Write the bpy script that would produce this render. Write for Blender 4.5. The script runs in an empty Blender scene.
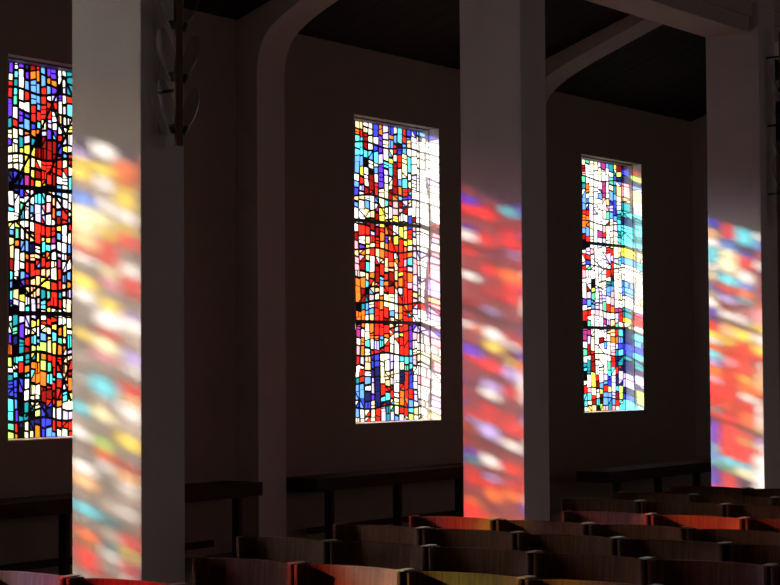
import bpy, bmesh, math, random
from mathutils import Vector, Matrix
R = math.radians
SC = bpy.context.scene
COL = SC.collection

# ------------------------------------------------------------------ helpers
def lin(c):
    return tuple((v/255/12.92 if v/255 <= .04045 else ((v/255+.055)/1.055)**2.4) for v in c)

def link(o, parent=None):
    COL.objects.link(o)
    if parent is not None:
        o.parent = parent
    return o

def empty(name, loc=(0, 0, 0), rz=0):
    o = bpy.data.objects.new(name, None)
    o.empty_display_size = .1
    o.location = loc
    o.rotation_euler = (0, 0, rz)
    return link(o)

def tag(o, label=None, cat=None, group=None, kind=None):
    if label: o['label'] = label
    if cat: o['category'] = cat
    if group: o['group'] = group
    if kind: o['kind'] = kind
    return o

def box(bm, x0, x1, y0, y1, z0, z1, mi=0):
    vs = [bm.verts.new((x, y, z)) for x in (x0, x1) for y in (y0, y1) for z in (z0, z1)]
    fs = [(0, 1, 3, 2), (4, 6, 7, 5), (0, 4, 5, 1), (2, 3, 7, 6), (0, 2, 6, 4), (1, 5, 7, 3)]
    out = []
    for f in fs:
        q = bm.faces.new([vs[i] for i in f]); q.material_index = mi; out.append(q)
    return out

def obj(name, bm, mats, parent=None, bevel=0, seg=2, smooth=False):
    bmesh.ops.recalc_face_normals(bm, faces=bm.faces)
    me = bpy.data.meshes.new(name)
    bm.to_mesh(me); bm.free()
    for m in (mats if isinstance(mats, (list, tuple)) else [mats]):
        me.materials.append(m)
    o = bpy.data.objects.new(name, me)
    link(o, parent)
    if smooth:
        for p in me.polygons: p.use_smooth = True
    if bevel:
        b = o.modifiers.new('bevel', 'BEVEL'); b.width = bevel; b.segments = seg; b.limit_method = 'ANGLE'; b.angle_limit = R(40)
    return o

def boxobj(name, dims, mats, parent=None, bevel=0):
    bm = bmesh.new(); box(bm, *dims)
    return obj(name, bm, mats, parent, bevel)

def prism(bm, pts, axis, a0, a1):
    """extrude a closed 2D outline (u,v) along axis x or y"""
    def P(u, v, a):
        return (a, u, v) if axis == 'x' else (u, a, v)
    A = [bm.verts.new(P(u, v, a0)) for u, v in pts]
    B = [bm.verts.new(P(u, v, a1)) for u, v in pts]
    bm.faces.new(A); bm.faces.new(list(reversed(B)))
    n = len(pts)
    for i in range(n):
        bm.faces.new((A[i], B[i], B[(i+1) % n], A[(i+1) % n]))

# ------------------------------------------------------------------ materials
def nt(name):
    m = bpy.data.materials.new(name); m.use_nodes = True
    t = m.node_tree; t.nodes.clear()
    out = t.nodes.new('ShaderNodeOutputMaterial')
    return m, t, out

def N(t, typ, **kw):
    n = t.nodes.new(typ)
    for k, v in kw.items():
        if k in n.inputs: n.inputs[k].default_value = v
        else: setattr(n, k, v)
    return n

def plaster(name, c, var=.12, scale=6, rough=.85, bump=.15, bscale=90):
    m, t, out = nt(name)
    b = N(t, 'ShaderNodeBsdfPrincipled', Roughness=rough)
    b.inputs['Specular IOR Level'].default_value = .2
    tc = N(t, 'ShaderNodeTexCoord')
    n1 = N(t, 'ShaderNodeTexNoise', Scale=scale, Detail=5.0)
    t.links.new(tc.outputs['Object'], n1.inputs['Vector'])
    mx = N(t, 'ShaderNodeMix', data_type='RGBA')
    mx.inputs[6].default_value = (*[v*(1-var) for v in c], 1)
    mx.inputs[7].default_value = (*[min(1, v*(1+var)) for v in c], 1)
    t.links.new(n1.outputs['Fac'], mx.inputs[0])
    t.links.new(mx.outputs[2], b.inputs['Base Color'])
    n2 = N(t, 'ShaderNodeTexNoise', Scale=bscale, Detail=4.0)
    t.links.new(tc.outputs['Object'], n2.inputs['Vector'])
    bp = N(t, 'ShaderNodeBump', Strength=bump, Distance=.01)
    t.links.new(n2.outputs['Fac'], bp.inputs['Height'])
    t.links.new(bp.outputs['Normal'], b.inputs['Normal'])
    t.links.new(b.outputs['BSDF'], out.inputs['Surface'])
    return m

def wood(name, c1, c2, rough=.35, stretch=(60, 60, 3), coat=.0, bump=.08):
    m, t, out = nt(name)
    b = N(t, 'ShaderNodeBsdfPrincipled', Roughness=rough)
    b.inputs['Specular IOR Level'].default_value = .25
    b.inputs['Coat Weight'].default_value = coat
    b.inputs['Coat Roughness'].default_value = .3
    tc = N(t, 'ShaderNodeTexCoord')
    mp = N(t, 'ShaderNodeMapping'); mp.inputs['Scale'].default_value = stretch
    t.links.new(tc.outputs['Object'], mp.inputs['Vector'])
    n1 = N(t, 'ShaderNodeTexNoise', Scale=1.0, Detail=6.0, Roughness=.65)
    t.links.new(mp.outputs['Vector'], n1.inputs['Vector'])
    cr = N(t, 'ShaderNodeValToRGB')
    cr.color_ramp.elements[0].position = .32; cr.color_ramp.elements[0].color = (*c1, 1)
    cr.color_ramp.elements[1].position = .68; cr.color_ramp.elements[1].color = (*c2, 1)
    t.links.new(n1.outputs['Fac'], cr.inputs['Fac'])
    t.links.new(cr.outputs['Color'], b.inputs['Base Color'])
    bp = N(t, 'ShaderNodeBump', Strength=bump, Distance=.003)
    t.links.new(n1.outputs['Fac'], bp.inputs['Height'])
    t.links.new(bp.outputs['Normal'], b.inputs['Normal'])
    t.links.new(b.outputs['BSDF'], out.inputs['Surface'])
    return m

def metal(name, c, rough=.4, met=.8):
    m, t, out = nt(name)
    b = N(t, 'ShaderNodeBsdfPrincipled', Roughness=rough, Metallic=met)
    tc = N(t, 'ShaderNodeTexCoord')
    n1 = N(t, 'ShaderNodeTexNoise', Scale=25.0, Detail=4.0)
    t.links.new(tc.outputs['Object'], n1.inputs['Vector'])
    mx = N(t, 'ShaderNodeMix', data_type='RGBA')
    mx.inputs[6].default_value = (*[v*.7 for v in c], 1); mx.inputs[7].default_value = (*c, 1)
    t.links.new(n1.outputs['Fac'], mx.inputs[0]); t.links.new(mx.outputs[2], b.inputs['Base Color'])
    t.links.new(b.outputs['BSDF'], out.inputs['Surface'])
    return m

def glass_pane(name, c, scatter=.08):
    """coloured slab glass: each of its two faces passes the square root of the colour"""
    m, t, out = nt(name)
    tc = N(t, 'ShaderNodeTexCoord')
    n1 = N(t, 'ShaderNodeTexNoise', Scale=14.0, Detail=3.0)
    t.links.new(tc.outputs['Object'], n1.inputs['Vector'])
    s = [math.sqrt(v) for v in c]
    mx = N(t, 'ShaderNodeMix', data_type='RGBA')
    mx.inputs[6].default_value = (*[v*.86 for v in s], 1)
    mx.inputs[7].default_value = (*[min(1, v*1.06) for v in s], 1)
    t.links.new(n1.outputs['Fac'], mx.inputs[0])
    tr = N(t, 'ShaderNodeBsdfTransparent'); t.links.new(mx.outputs[2], tr.inputs['Color'])
    tl = N(t, 'ShaderNodeBsdfTranslucent'); t.links.new(mx.outputs[2], tl.inputs['Color'])
    ms = N(t, 'ShaderNodeMixShader'); ms.inputs[0].default_value = scatter
    t.links.new(tr.outputs[0], ms.inputs[1]); t.links.new(tl.outputs[0], ms.inputs[2])
    t.links.new(ms.outputs[0], out.inputs['Surface'])
    return m

def lamp_glass(name):
    m, t, out = nt(name)
    b = N(t, 'ShaderNodeBsdfPrincipled', Roughness=.12)
    b.inputs['Base Color'].default_value = (.35, .34, .35, 1)
    tr = N(t, 'ShaderNodeBsdfTransparent'); tr.inputs['Color'].default_value = (.85, .83, .84, 1)
    n1 = N(t, 'ShaderNodeTexNoise', Scale=30.0, Detail=2.0)
    bp = N(t, 'ShaderNodeBump', Strength=.1); t.links.new(n1.outputs['Fac'], bp.inputs['Height'])
    t.links.new(bp.outputs['Normal'], b.inputs['Normal'])
    ms = N(t, 'ShaderNodeMixShader'); lw = N(t, 'ShaderNodeLayerWeight', Blend=.12)
    t.links.new(lw.outputs['Facing'], ms.inputs[0])
    t.links.new(tr.outputs[0], ms.inputs[1]); t.links.new(b.outputs[0], ms.inputs[2])
    t.links.new(ms.outputs[0], out.inputs['Surface'])
    return m

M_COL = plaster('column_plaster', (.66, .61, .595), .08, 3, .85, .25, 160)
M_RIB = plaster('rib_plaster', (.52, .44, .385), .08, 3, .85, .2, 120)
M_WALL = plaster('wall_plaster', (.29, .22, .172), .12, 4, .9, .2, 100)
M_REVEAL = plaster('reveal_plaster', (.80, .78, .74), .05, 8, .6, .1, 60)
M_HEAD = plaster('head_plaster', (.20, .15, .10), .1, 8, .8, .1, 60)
M_FLOOR = plaster('floor_stone', (.16, .13, .11), .25, 2, .6, .1, 40)
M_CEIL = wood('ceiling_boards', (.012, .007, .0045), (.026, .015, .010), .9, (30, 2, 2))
M_CHAIR = wood('chair_wood', (.062, .020, .006), (.155, .052, .016), .6, (30, 90, 3), .0)
M_POST = wood('post_wood', (.055, .019, .007), (.12, .042, .014), .42, (70, 70, 4), .0)
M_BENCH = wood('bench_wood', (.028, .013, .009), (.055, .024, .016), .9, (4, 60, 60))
M_PLATE = metal('link_plate_metal', (.5, .48, .46), .35, .6)
M_LEAD = plaster('lead_came', (.018, .017, .017), .2, 20, .7, .05)
M_BAR = plaster('glazing_bar_iron', (.02, .018, .018), .2, 20, .6, .05)
M_FRAME_GAP = plaster('dark_frame_shadow_gap', (.10, .095, .09), .1, 20, .6, .05)  # for the frames, and for the shadow gap painted as a strip
M_LWOOD = wood('lamp_wood', (.11, .05, .018), (.19, .09, .034), .6, (60, 60, 4))
M_LDARK = metal('lamp_dark_metal', (.05, .045, .045), .4, .7)
M_LGLASS = lamp_glass('lamp_clear_glass')

PAL = {  # colour of each piece of glass (display sRGB)
 'W': (255, 252, 246), 'Y': (252, 240, 190), 'y': (255, 222, 80), 'o': (250, 190, 135), 'O': (240, 110, 35),
 'R': (222, 38, 26), 'D': (125, 18, 16), 'P': (240, 155, 170), 'M': (150, 45, 110), 'V': (88, 48, 205),
 'v': (188, 172, 248), 'B': (50, 58, 190), 'b': (90, 145, 235), 'C': (85, 212, 232), 'T': (28, 125, 138),
 'G': (85, 195, 150), 'g': (185, 225, 100), 'N': (28, 28, 82), 'S': (150, 140, 130), 's': (205, 190, 175), 'q': (128, 50, 54), 'F': (255, 250, 240)}
CODES = list(PAL)

# ------------------------------------------------------------------ measures
FACE = 0.0                       # inner face of the window wall, y
GY = 0.253                       # the glass lies this far out
ZT, ZB = 4.182, 1.096            # window opening
WW = 1.543
WT = .285                        # wall thickness
WIN = {'m': 2.45, 'f': 4.4, 0: 6.32, 1: 10.962, 2: 15.666, 3: 20.286}
COLX = [9.0435, 13.6445, 18.3641, 23.08]
CW, CY0, CY1 = .4062, -2.547, -3.136
ZBEAM = 5.045
ZCW = 4.852                      # ceiling height at the wall
SL = .36                         # slope of the aisle ceiling
XA, XB = -3.0, 26.5
YN = -20.5                       # opposite wall
ZN = 8.2                         # nave ceiling

# ------------------------------------------------------------------ setting
bm = bmesh.new(); box(bm, XA, XB, YN-.4, .45, -.2, 0)
tag(obj('floor', bm, M_FLOOR), 'dark stone floor of the church', kind='structure')

bm = bmesh.new()
edges = [XA]
for k in ('m', 'f', 0, 1, 2, 3): edges += [WIN[k], WIN[k]+WW]
edges += [XB]
for i in range(0, len(edges), 2): box(bm, edges[i], edges[i+1], FACE, WT, 0, 5.3)
for k in WIN:
    box(bm, WIN[k], WIN[k]+WW, FACE, WT, 0, ZB); box(bm, WIN[k], WIN[k]+WW, FACE, WT, ZT, 5.3)
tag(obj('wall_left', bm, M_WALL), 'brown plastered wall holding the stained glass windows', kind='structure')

bm = bmesh.new()
OPP = [1.5, 6.2, 10.9, 15.6, 20.3]
e2 = [XA]
for x in OPP: e2 += [x, x+WW]
e2 += [XB]
for i in range(0, len(e2), 2): box(bm, e2[i], e2[i+1], YN-.35, YN, 0, ZN)
for x in OPP:
    box(bm, x, x+WW, YN-.35, YN, 0, 1.1); box(bm, x, x+WW, YN-.35, YN, 5.3, ZN)
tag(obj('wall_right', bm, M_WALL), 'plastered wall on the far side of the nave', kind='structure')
M_ROSE = glass_pane('rose_tinted_glass', (.98, .83, .86), .05)
for i, x in enumerate(OPP):
    ro = empty(f'window_{6+i}', (x, YN, 1.1)); tag(ro, 'window in the far wall of the nave', kind='structure')
    boxobj('pane', (.02, WW-.02, -.22, -.215, .02, 4.18), M_ROSE, ro)
    bm = bmesh.new()
    for q in ((.001, .05, -.25, -.18, .001, 4.199), (WW-.05, WW-.001, -.25, -.18, .001, 4.199), (.05, WW-.05, -.25, -.18, .001, .05), (.05, WW-.05, -.25, -.18, 4.15, 4.199), (WW/2-.02, WW/2+.02, -.25, -.18, .05, 4.15)): box(bm, *q)
    obj('frame', bm, M_FRAME_GAP, ro)
bm = bmesh.new(); box(bm, XB, XB+.3, YN-.35, .45, 0, ZN+.3)
tag(obj('wall_back', bm, M_WALL), 'dark end wall of the nave', kind='structure')
bm = bmesh.new(); box(bm, XA-.3, XA, YN-.35, .45, 0, ZN+.3)
tag(obj('wall_front', bm, M_WALL), 'wall behind the photographer', kind='structure')

# aisle ceiling: boards running up the slope
bm = bmesh.new()
x = XA; k = 0
while x < XB-.01:
    x1 = min(x+.16, XB); d = .0 if k % 2 else .003
    pts = [(.45, ZCW-SL*.45+d), (-3.03, ZCW+SL*3.03+d), (-3.03, ZCW+SL*3.03+.12), (.45, ZCW-SL*.45+.12)]
    prism(bm, pts, 'x', x, x1-.005)
    x = x1; k += 1
box_pts = [(.45, ZCW-SL*.45+.1), (-3.03, ZCW+SL*3.03+.1), (-3.03, ZCW+SL*3.03+.3), (.45, ZCW-SL*.45+.3)]
prism(bm, box_pts, 'x', XA, XB)
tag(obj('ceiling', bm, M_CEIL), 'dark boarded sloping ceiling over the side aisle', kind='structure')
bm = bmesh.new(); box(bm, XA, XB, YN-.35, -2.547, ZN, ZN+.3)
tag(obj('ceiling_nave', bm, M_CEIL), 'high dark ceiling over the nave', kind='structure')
# nave wall above the beams
bm = bmesh.new(); box(bm, XA, XB, -2.62, -2.92, 5.75, ZN)
tag(obj('wall_nave', bm, M_RIB), 'upper nave wall above the beams', kind='structure')

# ------------------------------------------------------------------ columns, beams, ribs
CL = ['pale plastered square column at the left, patched with yellow and white light',
      'pale plastered square column in the middle, patched with red light',
      'pale plastered square column at the right, its top meeting the beam',
      'pale plastered square column out of view beyond the right edge']
for i in range(3):
    x = COLX[i]
    bm = bmesh.new(); box(bm, x, x+CW, CY1, CY0, 0, ZN)
    tag(obj('column', bm, M_COL, None, .006), CL[i], 'column', 'columns along the aisle')
BL = ['pale concrete beam between the left and middle columns', 'pale concrete beam running from the middle column to the right column',
      'pale concrete beam running on beyond the right column']
for i, (a, b) in enumerate(((COLX[0]+CW, COLX[1]), (COLX[1]+CW, COLX[2]), (COLX[2]+CW, XB))):
    o = empty('beam', (a, CY0, ZBEAM)); tag(o, BL[i], 'beam', 'beams on the columns')
    L = b-a
    bm = bmesh.new(); box(bm, .001, L-.001, -.49, -.0, 0, .7); obj('beam_body', bm, M_RIB, o, .004)
    bm = bmesh.new()
    prism(bm, [(-.491, .16), (-.52, .16), (-.52, .30), (-.55, .30), (-.55, .7), (-.491, .7)], 'x', .001, L-.001)
    obj('moulding', bm, M_RIB, o)
RL = ['brown plastered wall rib curving up to the middle column', 'brown plastered wall rib curving up to the right column',
      'brown plastered wall rib at the far right, behind the right column']
SOF = [(-.24, 4.36), (-.247, 4.44), (-.262, 4.52), (-.295, 4.61), (-.345, 4.69), (-.41, 4.755), (-.49, 4.81), (-.58, 4.865), (-.70, 4.925), (-.90, 5.015), (-1.67, 5.315), (-2.55, 5.632)]
for i in range(3):
    x = (13.83, 18.56, 23.25)[i]
    bm = bmesh.new()
    pts = [(.0, 0), (-.24, 0)] + SOF + [(-2.55, ZCW+SL*2.55-.002), (0, ZCW-.002)]
    prism(bm, pts, 'x', x, x+CW)
    tag(obj('wall_rib', bm, M_RIB, None, .004), RL[i], 'rib', 'ribs carrying the aisle ceiling')

# ------------------------------------------------------------------ stained glass
G2 = """ooWWBOvBWCRBb
ORWWBOvOWCRbC
CCDWWVYbRKbWC
CCDWBVYbRBbWW
CCWWWvYWWRYCW
bbKWWVCCDRYCW
bWWKWVWCDWYWv
WRWDYVWYDbCYW
bWWDRVYWDORCC
BWDBRYYDOCVVW
ooWWbYWRPDvYW
WWbWMyYWPPKWW
WWWoDyYWyWWBD
WWKKvyoKyRoBR
WRRvDROKWyoRB
DWoRROVRyRyyC
PVWWRoORRROWP
oOoRoORRWDWCB
PDoWRWoOYRWCR
PDWWDRooYDRBR
PWoODWRDoYWRv
OOWoRWODOPvOB
ODKboYRRWYDWo
ODTPYOYYWWDRR
KTbYROYYWDDRb
OOWbRRRbYOWCB
OOWWRRDWYoWRC
MOYORRRYWORVv
MWYOObOYWCCVR
WOWWvWRYWRRVC
POWRRRRYWRRWY
RvoBBYYvWCCbR
WWoBBYWvWYGCR
WRWVNYYWWNRBC
TRWvNYWWWNRBC
bbWvNRRDWRRBW
bbNVNCCRWORRB
BbBYNRNWYORbC
bWRYRvTTYRRCo
WWRYRvTvWWWgW""".split()
# recoloured pieces in the middle of that window: (row, column, colour)
for _r, _c, _k in ((17, 9, 'R'), (17, 10, 'R'), (17, 11, 'O'), (18, 9, 'R'), (18, 10, 'P'), (19, 9, 'R'), (19, 10, 'R'), (19, 11, 'v'),
                   (20, 9, 'y'), (20, 10, 'R'), (20, 11, 'O'), (21, 9, 'O'), (21, 10, 'R'), (21, 11, 'P'), (22, 9, 'W'), (22, 10, 'R'), (22, 11, 'R'),
                   (23, 9, 'R'), (23, 10, 'R'), (24, 9, 'O'), (24, 10, 'R'), (25, 10, 'R'), (26, 10, 'R'), (27, 9, 'R'), (27, 10, 'R'), (28, 9, 'y'), (28, 10, 'R')):
    G2[_r] = G2[_r][:_c] + _k + G2[_r][_c+1:]
for _r in range(40):                 # paler pieces next to the right jamb
    G2[_r] = G2[_r][:12] + {'B': 'v', 'R': 'P', 'C': 'W', 'b': 'v', 'O': 'o', 'V': 'v', 'G': 'W'}.get(G2[_r][12], G2[_r][12])
E2 = "bWWWWWWWWWWWWWWWWWWWWWWWRWWvWWYYWWPWWWWoPW"
G1 = """VWVNDRbVVWWT
YCWVOObOOWWT
RTWWbbRbVKvT
RCWRbbRWvVWR
VGWWRbRRRWvW
VWVBRRRRWWWW
TRbbBWWvWWyy
YYWOOOvVCRvW
VWTvTKDDDBWW
WYyyyDDDDMWR
WYWyYRRRRRWR
WYWyyDRRRRWW
NNBMRWWRDWWW
KNBMWWWWWWWW
WWWWWCCWWWvW
CWGWWvWPObRY
WWCWWvRWWDRv
WWWWWRRRRyWR
WGWooRoyMWWW
oObbNWWWvWWW
oWWOooOWWWWW
DWWRRbRRYMvW
CWbVRRooYRbb
bKVDooyyRRoO
WoKoooTGRTWv
WvWWvPCRRRWY
KKWWWKWWWWYY
WTvvyyRRRWWY
WGVWWWYYyOyW
VNTRCbbyCGWC
OKTDgggoyOWv
gCCTTyORRRYY
WWROOOgGRRoR
TCKWOOOCCCWD
BBVWYYDRRRWO
BBKWYYDDDRWW
CbKTTYBBROYY
CVTTKgBNWWvv
GRNYNNBBRRRR
gOKYYOBbbWYR""".split()
G3 = """YGYYvMbTyD
DWWYYWWWTg
PWWWYWWGBN
GWWWWMWGbW
TOWWWMWYTo
bWYWbMWbbY
bbYWWWoBBW
bBWWWWPvBC
RRWvWWGbbT
OOWWWWDYWC
OOYWWPYWvC
bbYWMRYWWT
DRWWWvWYYC
KKWWvWWYYY
WvPWWWRRYY
WRWWWWvvvC
vBWWWWWRWW
RGWWWWRRYW
PWWWWWWKWY
WWKWYYTTWY
WDgvWWbbWW
WvGWvWbPWY
VbvWvvWPWW
WWbvWGROMM
RRWPWvWWvR
RWWWWMvovR
KGWWWvWRGW
MMWWWWooRC
MvYWDWYOOb
WDYYWbWWvB
GDRWWWWPTC
WWDYWWWRNT
TTDWWWGRNT
CTDWYWCWRN
KWyRWvBWNv
WWyDbbBWNN
RPYYgRoWCg
CCRWDbbvDg
CYDCKbTbRW
WyoKgPTPWC""".split()
E3 = "BBNPPoTCCNCCCyybWWWbbWWTTyyNNBBTNNvvNBCC"
# strips that throw the light onto the columns (left / middle / right on the column face)
L2 = "qVRqVWqRqWqqRqqOqVRqqRqqRqOqVTRRqORRORRO"
M2 = "NqRqRRqqRqRqvRqWyqRqvWqRRvqRWqvROqOROROR"
R2 = "NCqRRvqqORRqqqRWqyvqRqqRRqWqRqRORqRORORO"
L0 = "NvyysbYYoRWSyWSSySsSWSCsWSSWoSCSOgRRSWsW"
M0 = "WSyWsWYyRRYPsyWRYPSCCsYSgOWSSsTsTWSRSWSs"
R0 = "NOOyyWyRSWRRSvWsvWSRoWsySRoWsWSRyRWSRsWR"

def grid_window(key):
    """column edges (metres from the left of the opening) and colour rows"""
    rnd = random.Random(str(key)+'fill')
    rows = []
    if key == 'f':
        xs = [.1*i for i in range(15)] + [WW]; rows = ['F'*15]*40
    elif key == 2:
        xs = [0, .12, .24] + [.352+.087*i for i in range(14)] + [WW]
        for r in range(40): rows.append(rnd.choice('WRObDoB') + rnd.choice('WRObDoY') + rnd.choice('WROBDo') + G2[r] + E2[r])
    elif key == 3:
        xs = [0, .11, .22, .34] + [.455+.1018*i for i in range(11)] + [WW]
        for r in range(40): rows.append(''.join(rnd.choice('WRbDoBvTC') for _ in range(4)) + G3[r] + E3[r])
    elif key == 1:
        a, b = .245, .99
        xs = [0, .08, .16] + [a+(b-a)/12*i for i in range(13)] + [1.08, 1.172, 1.265, 1.36, 1.45, WW]
        for r in range(40):
            rows.append(''.join(rnd.choice('VWBRoTC') for _ in range(3)) + G1[r] + rnd.choice('WRDB') + R2[r] + M2[r] + L2[r] + rnd.choice('VDRN') + rnd.choice('RVNDC'))
    elif key == 0:
        xs = [0, .09, .165, .24, .32, .40, .48, .56, .64, .72, .81, .90, 1.0, 1.11, 1.205, 1.30, 1.40, 1.47, WW]
        for r in range(40):
            s = list(''.join(rnd.choice('FFFFFs' if c < 11 else 'DSN') for c in range(13)) + R0[r] + M0[r] + L0[r] + rnd.choice('sSS') + 's')  # frosted F pieces added for a soft glow on the left column
            if 8 <= r <= 21:                           # the part that shines on the chairs
                for q in range(12): s[q] = rnd.choice('NDN')
            if 16 <= r <= 20: s[0] = 'N'; s[1] = 'y'; s[2] = 'O'; s[3] = 'R'; s[4] = 'N'
            if 12 <= r <= 14: s[3] = 'O'; s[4] = 'O'; s[5] = 'R'; s[6] = 'O'; s[7] = 'D'
            if 15 <= r <= 16: s[7] = 'R'
            if 9 <= r <= 11: s[0] = 'R'; s[1] = 'R'; s[2] = 'D'
            rows.append(''.join(s))
    else:
        xs = [.0957*i for i in range(16)] + [WW]
        for r in range(40):
            s = [rnd.choice('NKNKKN') for _ in range(16)]
            if 12 <= r <= 13: s[12] = 'D'; s[11] = 'W'; s[10] = 'o'
            if 14 <= r <= 15: s[12] = 'R'; s[11] = 'o'; s[10] = 'R'
            if 10 <= r <= 12: s[8] = 'S'; s[9] = 'g'
            if 7 <= r <= 9: s[5] = 'S'; s[6] = 'S'; s[7] = 'y'
            if 17 <= r <= 20: s[6] = 'R'; s[7] = 'v'; s[8] = 'S'
            if 14 <= r <= 17: s[3] = 'R'; s[4] = 'R'; s[5] = 'R'
            rows.append(''.join(s))
    return xs, rows

DIAG = {1: [[(0.888, 3.024), (0.738, 2.754), (0.628, 2.564), (0.488, 2.324), (0.328, 2.094)], [(0.888, 3.024), (0.988, 2.874)], [(0.748, 2.794), (0.828, 2.614), (0.918, 2.514)], [(1.018, 2.734), (0.878, 2.474), (0.828, 2.404), (0.718, 2.184)], [(0.348, 1.764), (0.428, 1.914), (0.528, 2.004), (0.648, 2.044), (0.788, 2.004), (0.918, 1.874)], [(0.348, 1.314), (0.508, 1.154)], [(0.728, 1.344), (0.468, 1.164)], [(0.958, 0.624), (0.818, 0.314)], [(0.818, 0.624), (0.968, 0.304)], [(0.578, 0.314), (0.448, 0.184)], [(0.578, 0.314), (0.698, 0.184)], [(0.348, 1.764), (0.548, 1.634)]],
 2: [[(1.364, 2.304), (1.134, 2.134)], [(0.664, 2.384), (0.914, 2.124)], [(0.994, 2.384), (1.264, 2.264)], [(0.404, 1.214), (0.654, 1.414)], [(1.054, 1.424), (1.214, 1.254)], [(0.874, 0.464), (1.284, 0.524)], [(0.914, 2.024), (1.264, 1.894)], [(0.914, 2.024), (1.164, 1.664)]],
 3: [[(0.694, 1.574), (0.944, 1.504), (1.204, 1.564)], [(0.984, 1.954), (1.214, 1.784)], [(0.704, 1.874), (1.004, 1.744)], [(0.844, 1.664), (1.214, 1.844)]]}   # slanting leads across a window

def inset(poly, ds):
    """offset each edge of a convex-ish polygon inwards by its own distance"""
    n = len(poly)
    area = sum(poly[i][0]*poly[(i+1) % n][1]-poly[(i+1) % n][0]*poly[i][1] for i in range(n))
    sg = 1 if area > 0 else -1
    L = []
    for i in range(n):
        (x0, y0), (x1, y1) = poly[i], poly[(i+1) % n]
        dx, dy = x1-x0, y1-y0; l = math.hypot(dx, dy) or 1e-9
        nx, ny = -dy/l*sg, dx/l*sg
        L.append((x0+nx*ds[i], y0+ny*ds[i], dx/l, dy/l))
    out = []
    for i in range(n):
        ax, ay, adx, ady = L[i-1]; bx, by, bdx, bdy = L[i]
        det = adx*bdy-ady*bdx
        if abs(det) < .05:
            out.append((bx, by)); continue
        t = ((bx-ax)*bdy-(by-ay)*bdx)/det
        out.append((ax+adx*t, ay+ady*t))
    return out

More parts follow.
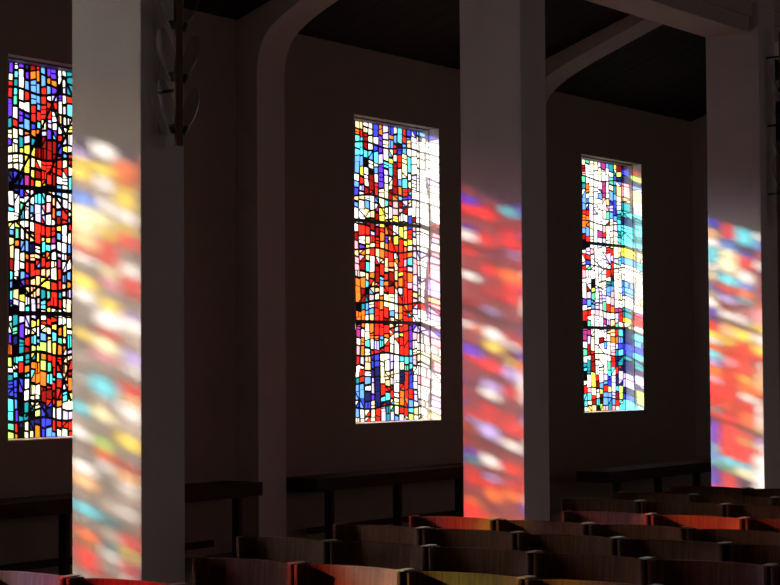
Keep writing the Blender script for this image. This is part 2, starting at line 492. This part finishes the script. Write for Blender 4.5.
def build_window(key, number, label):
    rnd = random.Random('win'+str(key))
    X0 = WIN[key]
    root = empty(f'window_{number}', (X0, 0, ZB)); tag(root, label, kind='structure')
    H = ZT-ZB
    xs, rows = grid_window(key)
    if key in (1, 2):                       # tint some of the clear pieces
        tr = random.Random('tint'+str(key)); n0 = 15 if key == 1 else 20
        rows = [''.join(tr.choice('YvCoyb') if (ch == 'W' and ci < n0 and tr.random() < .3 and not (key == 2 and ci >= 15)) else ch for ci, ch in enumerate(rw)) for rw in rows]
    nr, nc = len(rows), len(rows[0])
    assert all(len(r) == nc for r in rows) and len(xs) == nc+1, (key, nc, len(xs), [len(r) for r in rows])
    ph = [rnd.uniform(0, 6.28) for _ in range(6)]
    # the upright leads run through; the cross leads are staggered from column to column
    wav = [(rnd.uniform(0, 6.28), rnd.uniform(2.2, 4.5), rnd.uniform(.10, .24)) for _ in range(nc+1)]
    def xat(c, z):
        if c == 0 or c == nc: return xs[c]
        p, fq, am = wav[c]
        return xs[c]+(xs[min(c+1, nc)]-xs[max(c-1, 0)])/2*am*math.sin(z*fq+p)
    hh = H/nr
    lev = []                                   # per column and row boundary: height at the left and at the right
    for c in range(nc):
        col = []
        for r in range(nr+1):
            z = H*(1-r/nr)
            if r in (0, nr): col.append((z, z)); continue
            run = hh*.25*math.sin(c*.7+ph[1]+r*.8)
            if r % 7 == 3:
                run2 = hh*.25*math.sin((c+1)*.7+ph[1]+r*.8)
                col.append((z+run, z+run2))
            else:
                m = run+hh*rnd.uniform(-.3, .3); d = hh*rnd.uniform(-.13, .13)
                col.append((z+m-d, z+m+d))
        lev.append(col)
    def corner(r, c, side):
        z = lev[c][r][side]
        return (xat(c+side, z), z)
    ls = {1: 1.08, 2: 1.0, 3: .78}.get(key, 1)
    def wid(a, b, c1, c2):
        if c1 == c2: return ls*rnd.choice((.0015, .0035, .006, .008))
        return ls*rnd.choice((.006, .008, .009, .011, .013))
    hw = [[wid(0, 0, rows[r-1][c] if r else '', rows[r][c] if r < nr else '') for c in range(nc)] for r in range(nr+1)]
    vw = [[wid(0, 0, rows[r][c-1] if c else '', rows[r][c] if c < nc else '') for c in range(nc+1)] for r in range(nr)]
    for r in range(nr+1):                          # a few heavier lines run right across
        if r % 7 == 3: hw[r] = [max(v, .010*ls) for v in hw[r]]
    for c in range(nc+1):
        if c % 5 == 2:
            for r in range(nr): vw[r][c] = max(vw[r][c], .011*ls)
    gl = bmesh.new(); ld = bmesh.new()
    y0, y1 = GY, GY+.005
    ly0, ly1 = GY-.002, GY+.007
    used = []
    def pane(poly, ds, code):
        inn = inset(poly, ds)
        n = len(poly)
        A = [ld.verts.new((p[0], ly0, p[1])) for p in poly]; B = [ld.verts.new((p[0], ly1, p[1])) for p in poly]
        if code == 'K':
            ld.faces.new(A); ld.faces.new(list(reversed(B))); return
        if code not in used: used.append(code)
        a = [ld.verts.new((p[0], ly0, p[1])) for p in inn]; b = [ld.verts.new((p[0], ly1, p[1])) for p in inn]
        for i in range(n):
            j = (i+1) % n
            ld.faces.new((A[i], A[j], a[j], a[i])); ld.faces.new((B[j], B[i], b[i], b[j])); ld.faces.new((a[i], a[j], b[j], b[i]))
        mi = used.index(code)
        ga = [gl.verts.new((p[0], y0, p[1])) for p in inn]; gb = [gl.verts.new((p[0], y1, p[1])) for p in inn]
        f = gl.faces.new(ga); f.material_index = mi
        f = gl.faces.new(list(reversed(gb))); f.material_index = mi
        for i in range(n):
            j = (i+1) % n
            f = gl.faces.new((ga[j], ga[i], gb[i], gb[j])); f.material_index = mi
    for r in range(nr):
        for c in range(nc):
            q = [corner(r+1, c, 0), corner(r+1, c, 1), corner(r, c, 1), corner(r, c, 0)]
            ds = [hw[r+1][c], vw[r][c+1], hw[r][c], vw[r][c]]
            code = rows[r][c]
            if key == 2 and code == 'K' and 9 < r < 18: code = 'D'
            u = rnd.random()
            wide = xs[c+1]-xs[c]
            if key in (1, 2, 3) and u < .10 and code != 'K':
                oth = rows[r][max(0, min(nc-1, c+rnd.choice((-1, 1))))]
                oth = oth if oth != 'K' else code
                dg = .006
                if rnd.random() < .5:
                    pane([q[0], q[1], q[2]], [ds[0], ds[1], dg], code); pane([q[0], q[2], q[3]], [dg, ds[2], ds[3]], oth)
                else:
                    pane([q[0], q[1], q[3]], [ds[0], dg, ds[3]], code); pane([q[1], q[2], q[3]], [ds[1], ds[2], dg], oth)
            elif key in (1, 2, 3) and u < .24 and wide > .05:
                s = rnd.uniform(.38, .62)              # a small split inside the cell
                if rnd.random() < .5:
                    m0 = tuple(q[0][k]+(q[1][k]-q[0][k])*s for k in (0, 1)); m1 = tuple(q[3][k]+(q[2][k]-q[3][k])*s for k in (0, 1))
                    pane([q[0], m0, m1, q[3]], [ds[0], .005, ds[2], ds[3]], code); pane([m0, q[1], q[2], m1], [ds[0], ds[1], ds[2], .005], code)
                else:
                    m0 = tuple(q[0][k]+(q[3][k]-q[0][k])*s for k in (0, 1)); m1 = tuple(q[1][k]+(q[2][k]-q[1][k])*s for k in (0, 1))
                    pane([q[0], q[1], m1, m0], [ds[0], ds[1], .005, ds[3]], code); pane([m0, m1, q[2], q[3]], [.005, ds[1], ds[2], ds[3]], code)
            else:
                pane(q, ds, code)
    for line in DIAG.get(key, []):
        for (xa, za), (xb, zb) in zip(line, line[1:]):
            l = math.hypot(xb-xa, zb-za); dw = {1: .010, 2: .006, 3: .005}[key]; hx, hz = -(zb-za)/l*dw, (xb-xa)/l*dw
            ex, ez = (xb-xa)/l*.006, (zb-za)/l*.006
            pts = [(xa-ex+hx, za-ez+hz), (xa-ex-hx, za-ez-hz), (xb+ex-hx, zb+ez-hz), (xb+ex+hx, zb+ez+hz)]
            prism(ld, pts, 'y', GY-.004, GY+.009)
    mats = [GLASS[(key in (0, 'm', 'f'), k)] for k in used]
    obj('stained_glass', gl, mats, root)
    obj('lead_lattice', ld, M_LEAD, root)
    # iron bars at the thirds
    for f in (() if key in (0, 'm', 'f') else (.667, .333)):
        boxobj('glazing_bar', (0, WW, GY-.008, GY+.014, H*f-.018, H*f+.018), M_BAR, root)
    # light plaster lining of the reveal in two steps with a dark strip painted as the shadow gap between
    t = .006
    for (a, b, nm) in ((0.001, .118, 'inner_lining'), (.132, GY-.003, 'outer_lining')):
        bm = bmesh.new()
        box(bm, WW-t, WW, a, b, 0, H); box(bm, 0, t, a, b, 0, H)
        box(bm, t, WW-t, a, b, 0, t)
        obj(nm, bm, M_REVEAL, root)
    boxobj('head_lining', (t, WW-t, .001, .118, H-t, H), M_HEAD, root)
    boxobj('head_frame', (t, WW-t, .132, GY-.003, H-.016, H), M_FRAME_GAP, root)
    bm = bmesh.new(); t2 = .004
    a, b = .118, .132
    box(bm, WW-t2, WW, a, b, 0, H); box(bm, 0, t2, a, b, 0, H); box(bm, t2, WW-t2, a, b, 0, t2); box(bm, t2, WW-t2, a, b, H-t2, H)
    obj('shadow_gap_strip', bm, M_FRAME_GAP, root)
    bm = bmesh.new(); t3 = .012
    a, b = GY+.008, WT+.004
    box(bm, WW-t3, WW, a, b, 0, H); box(bm, 0, t3, a, b, 0, H); box(bm, t3, WW-t3, a, b, 0, t3); box(bm, t3, WW-t3, a, b, H-t3, H)
    obj('outer_frame', bm, M_FRAME_GAP, root)
    return root

GLASS = {}
for k, c in PAL.items():
    GLASS[(False, k)] = glass_pane('glass_'+k, lin(c), .07)
    GLASS[(True, k)] = glass_pane('frosted_glass_'+k, lin(c), .99 if k == 'F' else .30 if k in 'Ss' else .12)

build_window(1, 1, 'tall stained glass window at the left edge, partly behind the left column')
build_window(2, 2, 'tall stained glass window with a red centre between the left and middle columns')
build_window(3, 3, 'tall mostly white stained glass window between the middle and right columns')
build_window(0, 4, 'stained glass window out of view before the left column')
build_window('m', 5, 'added stained glass window out of view at the left, lighting the chairs')  # added, its place and colours set to light the front chairs
build_window('f', 11, 'added frosted window out of view, brightening the left column')  # unseen, added only to brighten the left column

# ------------------------------------------------------------------ lamps on the columns
def shade_mesh(side):
    """open leaf-shaped glass dish: rises from the bar and flares outwards"""
    bm = bmesh.new()
    nu, nv = 12, 8
    ring = []
    for i in range(nu+1):
        u = i/nu
        cx = side*(.035+.105*math.sin(u*math.pi*.55)**.8)
        z = -.02+.27*u
        w = .062*math.sin(math.pi*min(1, .12+u*.80))**.7
        row = []
        for j in range(nv+1):
            a = (j/nv-.5)*math.pi*.95
            row.append(bm.verts.new((cx+side*w*.55*(math.cos(a)-1), w*math.sin(a), z)))
        ring.append(row)
    for i in range(nu):
        for j in range(nv):
            bm.faces.new((ring[i][j], ring[i][j+1], ring[i+1][j+1], ring[i+1][j]))
    bmesh.ops.recalc_face_normals(bm, faces=bm.faces)
    bmesh.ops.solidify(bm, geom=bm.faces[:], thickness=.004)
    return bm

def lamp(x, label):
    root = empty('wall_lamp', (x, CY1, 3.05)); tag(root, label, 'lamp', 'lamp bars on the columns')
    yb = -.15
    boxobj('mounting_bar', (-.034, .034, yb-.022, yb, 0, 2.0), M_LWOOD, root, .004)
    for z in (.35, 1.05, 1.75):
        boxobj('bracket', (-.010, .010, yb+.001, -.001, z-.010, z+.010), M_LDARK, root, .003)
    for k in range(5):
        z = .13+.325*k
        for s in (-1, 1):
            bm = bmesh.new()
            bmesh.ops.create_cone(bm, cap_ends=True, segments=16, radius1=.012, radius2=.02, depth=.055,
                                  matrix=Matrix.Translation((s*.062, yb-.011, z-.03)) @ Matrix.Rotation(s*R(25), 4, 'Y'))
            obj('lamp_socket', bm, M_LDARK, root, smooth=False)
            o = obj('glass_shade', shade_mesh(s), M_LGLASS, root, smooth=True)
            o.location = (s*.03, yb-.011, z+.01)
lamp(COLX[0]+CW*.5-.035, 'wooden lamp bar with clear glass dishes on the left column')
lamp(COLX[2]+CW*.5-.01, 'wooden lamp bar with clear glass dishes at the right edge, on the right column')

# ------------------------------------------------------------------ benches along the wall
def bench(x0, x1, y, ztop, label, legs, back=False):
    root = empty('wall_bench', (x0, y, 0)); tag(root, label, 'bench')
    L = x1-x0
    boxobj('seat', (0, L, -.21, .21, ztop-.12, ztop), M_BENCH, root, .006)
    for k in range(legs):
        xx = .25+(L-.56)*k/(legs-1)
        boxobj('leg', (xx, xx+.05, -.19, -.11, 0, ztop-.12), M_BENCH, root, .004)
    boxobj('stretcher', (.3, L-.3, .10, .13, .1, .16), M_BENCH, root)
    if back: boxobj('back_rail', (0, L, .17, .21, ztop, ztop+.3), M_BENCH, root, .004)
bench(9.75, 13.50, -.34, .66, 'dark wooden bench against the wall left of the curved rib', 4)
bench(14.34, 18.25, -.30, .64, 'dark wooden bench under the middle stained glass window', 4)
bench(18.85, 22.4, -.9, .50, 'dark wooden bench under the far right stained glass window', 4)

# ------------------------------------------------------------------ chairs
PITCH = .575
TOPZ = .82
CWID = .557
def chair_parts():
    root = empty('chair')
    hw = CWID/2
    # the chair faces -x; its back edge lies near x = 0
    def post(s):
        bm = bmesh.new()
        y0 = s*hw; y1 = s*(hw-.020)
        prof = [(.0, 0), (.05, 0), (.05, .42), (.062, TOPZ), (-.026, TOPZ), (-.020, .44)]
        A = [bm.verts.new((u, min(y0, y1), v)) for u, v in prof]; B = [bm.verts.new((u, max(y0, y1), v)) for u, v in prof]
        bm.faces.new(A); bm.faces.new(list(reversed(B)))
        for i in range(len(prof)):
            j = (i+1) % len(prof); bm.faces.new((A[i], B[i], B[j], A[j]))
        return bm
    for s in (-1, 1):
        obj('leg', post(s), M_POST, root, .004)
    for s in (-1, 1):
        y0 = s*hw; y1 = s*(hw-.034)
        boxobj('leg', (-.42, -.38, min(y0, y1), max(y0, y1), 0, .435), M_POST, root, .004)
    # curved plywood backrest, concave towards the sitter
    bm = bmesh.new()
    n = 18; hb = hw-.019; th = .013
    rows = []
    for i in range(n+1):
        v = -1+2*i/n; y = v*hb
        xo = .018+.034*(1-v**4)**.8
        zt = TOPZ-.004+.006*(1-v*v); zb = TOPZ-.185-.006*(1-v*v)
        lean = .012
        rows.append([bm.verts.new((xo+lean*.0, y, zt)), bm.verts.new((xo+th, y, zt)), bm.verts.new((xo+th-lean, y, zb)), bm.verts.new((xo-lean, y, zb))])
    for i in range(n):
        for k in range(4):
            bm.faces.new((rows[i][k], rows[i][(k+1) % 4], rows[i+1][(k+1) % 4], rows[i+1][k]))
    bm.faces.new(rows[0]); bm.faces.new(list(reversed(rows[-1])))
    obj('backrest', bm, M_CHAIR, root, .003)
    tag(boxobj('link_plate', (-.022, .058, -hw-.014, -hw+.026, TOPZ+.001, TOPZ+.006), M_PLATE, root), 'pale metal link plate')
    # seat, gently dished
    bm = bmesh.new()
    nx, ny = 8, 8
    top = []; bot = []
    for i in range(nx+1):
        ra = []; rb = []
        for j in range(ny+1):
            u = i/nx; v = -1+2*j/ny
            x = -.43+.44*u; z = .452-.012*math.sin(u*math.pi)*(1-v*v)
            ra.append(bm.verts.new((x, v*(hw-.036), z))); rb.append(bm.verts.new((x, v*(hw-.036), z-.014)))
        top.append(ra); bot.append(rb)
    for i in range(nx):
        for j in range(ny):
            bm.faces.new((top[i][j], top[i+1][j], top[i+1][j+1], top[i][j+1])); bm.faces.new((bot[i][j], bot[i][j+1], bot[i+1][j+1], bot[i+1][j]))
    for i in range(nx):
        bm.faces.new((top[i][0], bot[i][0], bot[i+1][0], top[i+1][0])); bm.faces.new((top[i][ny], top[i+1][ny], bot[i+1][ny], bot[i][ny]))
    for j in range(ny):
        bm.faces.new((top[0][j], top[0][j+1], bot[0][j+1], bot[0][j])); bm.faces.new((top[nx][j], bot[nx][j], bot[nx][j+1], top[nx][j+1]))
    obj('seat', bm, M_CHAIR, root)
    for s in (-1, 1):
        y0 = s*(hw-.004); y1 = s*(hw-.030)
        boxobj('side_rail', (-.38, .0, min(y0, y1), max(y0, y1), .38, .43), M_POST, root, .003)
    boxobj('front_rail', (-.415, -.39, -hw+.034, hw-.034, .38, .43), M_POST, root, .003)
    return root

def copy_thing(root):
    r = root.copy(); COL.objects.link(r)
    for ch in list(root.children):
        c = ch.copy(); COL.objects.link(c); c.parent = r
    return r

ORD = ['first', 'second', 'third', 'fourth', 'fifth', 'sixth', 'seventh', 'eighth']
# rows from the back of the block to the camera: x of the back edge, y of the aisle end, number of chairs in view
ROWS = [('A', 12.36, -5.04, 2), ('B', 11.58, -5.02, 3), ('C', 10.88, -5.00, 3), ('D', 9.95, -5.55, 3), ('E', 9.21, -4.98, 5),
        ('F', 8.52, -4.95, 5), ('G', 7.68, -4.97, 6), ('H', 6.73, -5.49, 5), ('I', 5.82, -5.03, 4)]
RN = ['rearmost row', 'second row from rear', 'third row from rear', 'fourth row from rear', 'fifth row from rear',
      'fourth row from front', 'third row from front', 'second row from front', 'frontmost row']
NOTE = {('E', 0): 'wooden chair with red and yellow light', ('D', 1): 'wooden chair glowing orange red along its back',
        ('H', 1): 'wooden chair with pale light on its back', ('I', 1): 'wooden chair with red light'}
base = chair_parts(); first = True
for ri, (nm, x, y, n) in enumerate(ROWS):
    for k in range(n):
        o = base if first else copy_thing(base); first = False
        jr = random.Random(nm+str(k))
        o.location = (x-.015+jr.uniform(-.008, .008), y-.055-PITCH*(k+.5), 0)
        o.rotation_euler = (0, 0, R(jr.uniform(-.4, .4)))
        tag(o, NOTE.get((nm, k), 'wooden chair with curved back') + f', {RN[ri]}, {ORD[k]} from aisle', 'chair', 'wooden chairs in rows')

# ------------------------------------------------------------------ daylight
w = bpy.data.worlds.new('World'); SC.world = w; w.use_nodes = True
t = w.node_tree; t.nodes.clear()
wo = t.nodes.new('ShaderNodeOutputWorld'); bg = t.nodes.new('ShaderNodeBackground')
tc = t.nodes.new('ShaderNodeTexCoord'); sp = t.nodes.new('ShaderNodeSeparateXYZ')
t.links.new(tc.outputs['Generated'], sp.inputs[0])
cr = t.nodes.new('ShaderNodeValToRGB')
cr.color_ramp.elements[0].position = .42; cr.color_ramp.elements[0].color = (.80, .80, .76, 1)
cr.color_ramp.elements[1].position = .75; cr.color_ramp.elements[1].color = (.92, .97, 1.0, 1)
e = cr.color_ramp.elements.new(.5); e.color = (1, .985, .95, 1)
mr = t.nodes.new('ShaderNodeMapRange'); mr.inputs[1].default_value = -1; mr.inputs[2].default_value = 1
t.links.new(sp.outputs['Z'], mr.inputs[0]); t.links.new(mr.outputs[0], cr.inputs['Fac'])
t.links.new(cr.outputs['Color'], bg.inputs['Color']); bg.inputs['Strength'].default_value = 1.4
t.links.new(bg.outputs[0], wo.inputs['Surface'])
w.cycles.sampling_method = 'AUTOMATIC' if hasattr(w, 'cycles') else None

sun = bpy.data.lights.new('sun', 'SUN'); sun.energy = 25; sun.angle = R(1.3); sun.color = (1, .95, .87)
so = bpy.data.objects.new('sun', sun); COL.objects.link(so)
so.location = (0, 20, 12)
so.rotation_euler = Vector((.475, -1, -.352)).to_track_quat('-Z', 'Y').to_euler()

# added second sun, wide and soft, filling glow around the light patches
fill_sun = bpy.data.lights.new('soft_fill_sun', 'SUN'); fill_sun.energy = 11; fill_sun.angle = R(17); fill_sun.color = (1, .95, .87)
ho = bpy.data.objects.new('soft_fill_sun', fill_sun); COL.objects.link(ho); ho.location = (0, 21, 12); ho.rotation_euler = so.rotation_euler

def portal(x, y, z0, z1, rx):
    l = bpy.data.lights.new('window_daylight', 'AREA'); l.shape = 'RECTANGLE'; l.size = WW-.02; l.size_y = z1-z0-.02
    l.cycles.is_portal = True
    o = bpy.data.objects.new('window_daylight', l); COL.objects.link(o)
    o.location = (x+WW/2, y, (z0+z1)/2); o.rotation_euler = (rx, 0, 0)
for k in WIN: portal(WIN[k], WT+.02, ZB, ZT, R(-90))
for x in OPP: portal(x, YN-.34, 1.1, 5.3, R(90))

# ------------------------------------------------------------------ camera
f, yaw, pit, rol = 1950.0, .6056, .0377, -.0069
fw = Vector((math.cos(yaw)*math.cos(pit), math.sin(yaw)*math.cos(pit), math.sin(pit)))
r0 = Vector((math.sin(yaw), -math.cos(yaw), 0)); u0 = r0.cross(fw)
r1 = math.cos(rol)*r0+math.sin(rol)*u0; u1 = -math.sin(rol)*r0+math.cos(rol)*u0
cam = bpy.data.cameras.new('camera'); co = bpy.data.objects.new('camera', cam); COL.objects.link(co)
mtx = Matrix((r1, u1, -fw)).transposed().to_4x4(); mtx.translation = (0, -11.27, 1.67)
co.matrix_world = mtx
cam.sensor_fit = 'HORIZONTAL'; cam.sensor_width = 36; cam.lens = 36*f/780; cam.clip_start = .05; cam.clip_end = 200
SC.camera = co

vs = SC.view_settings
SC.display_settings.display_device = 'sRGB'
vs.view_transform = 'Standard'; vs.look = 'None'; vs.exposure = 0; vs.gamma = 1; vs.use_curve_mapping = False
SC.cycles.use_denoising = True
SC.cycles.transparent_max_bounces = 16
SC.cycles.max_bounces = 10; SC.cycles.diffuse_bounces = 5
SC.cycles.sample_clamp_indirect = 4
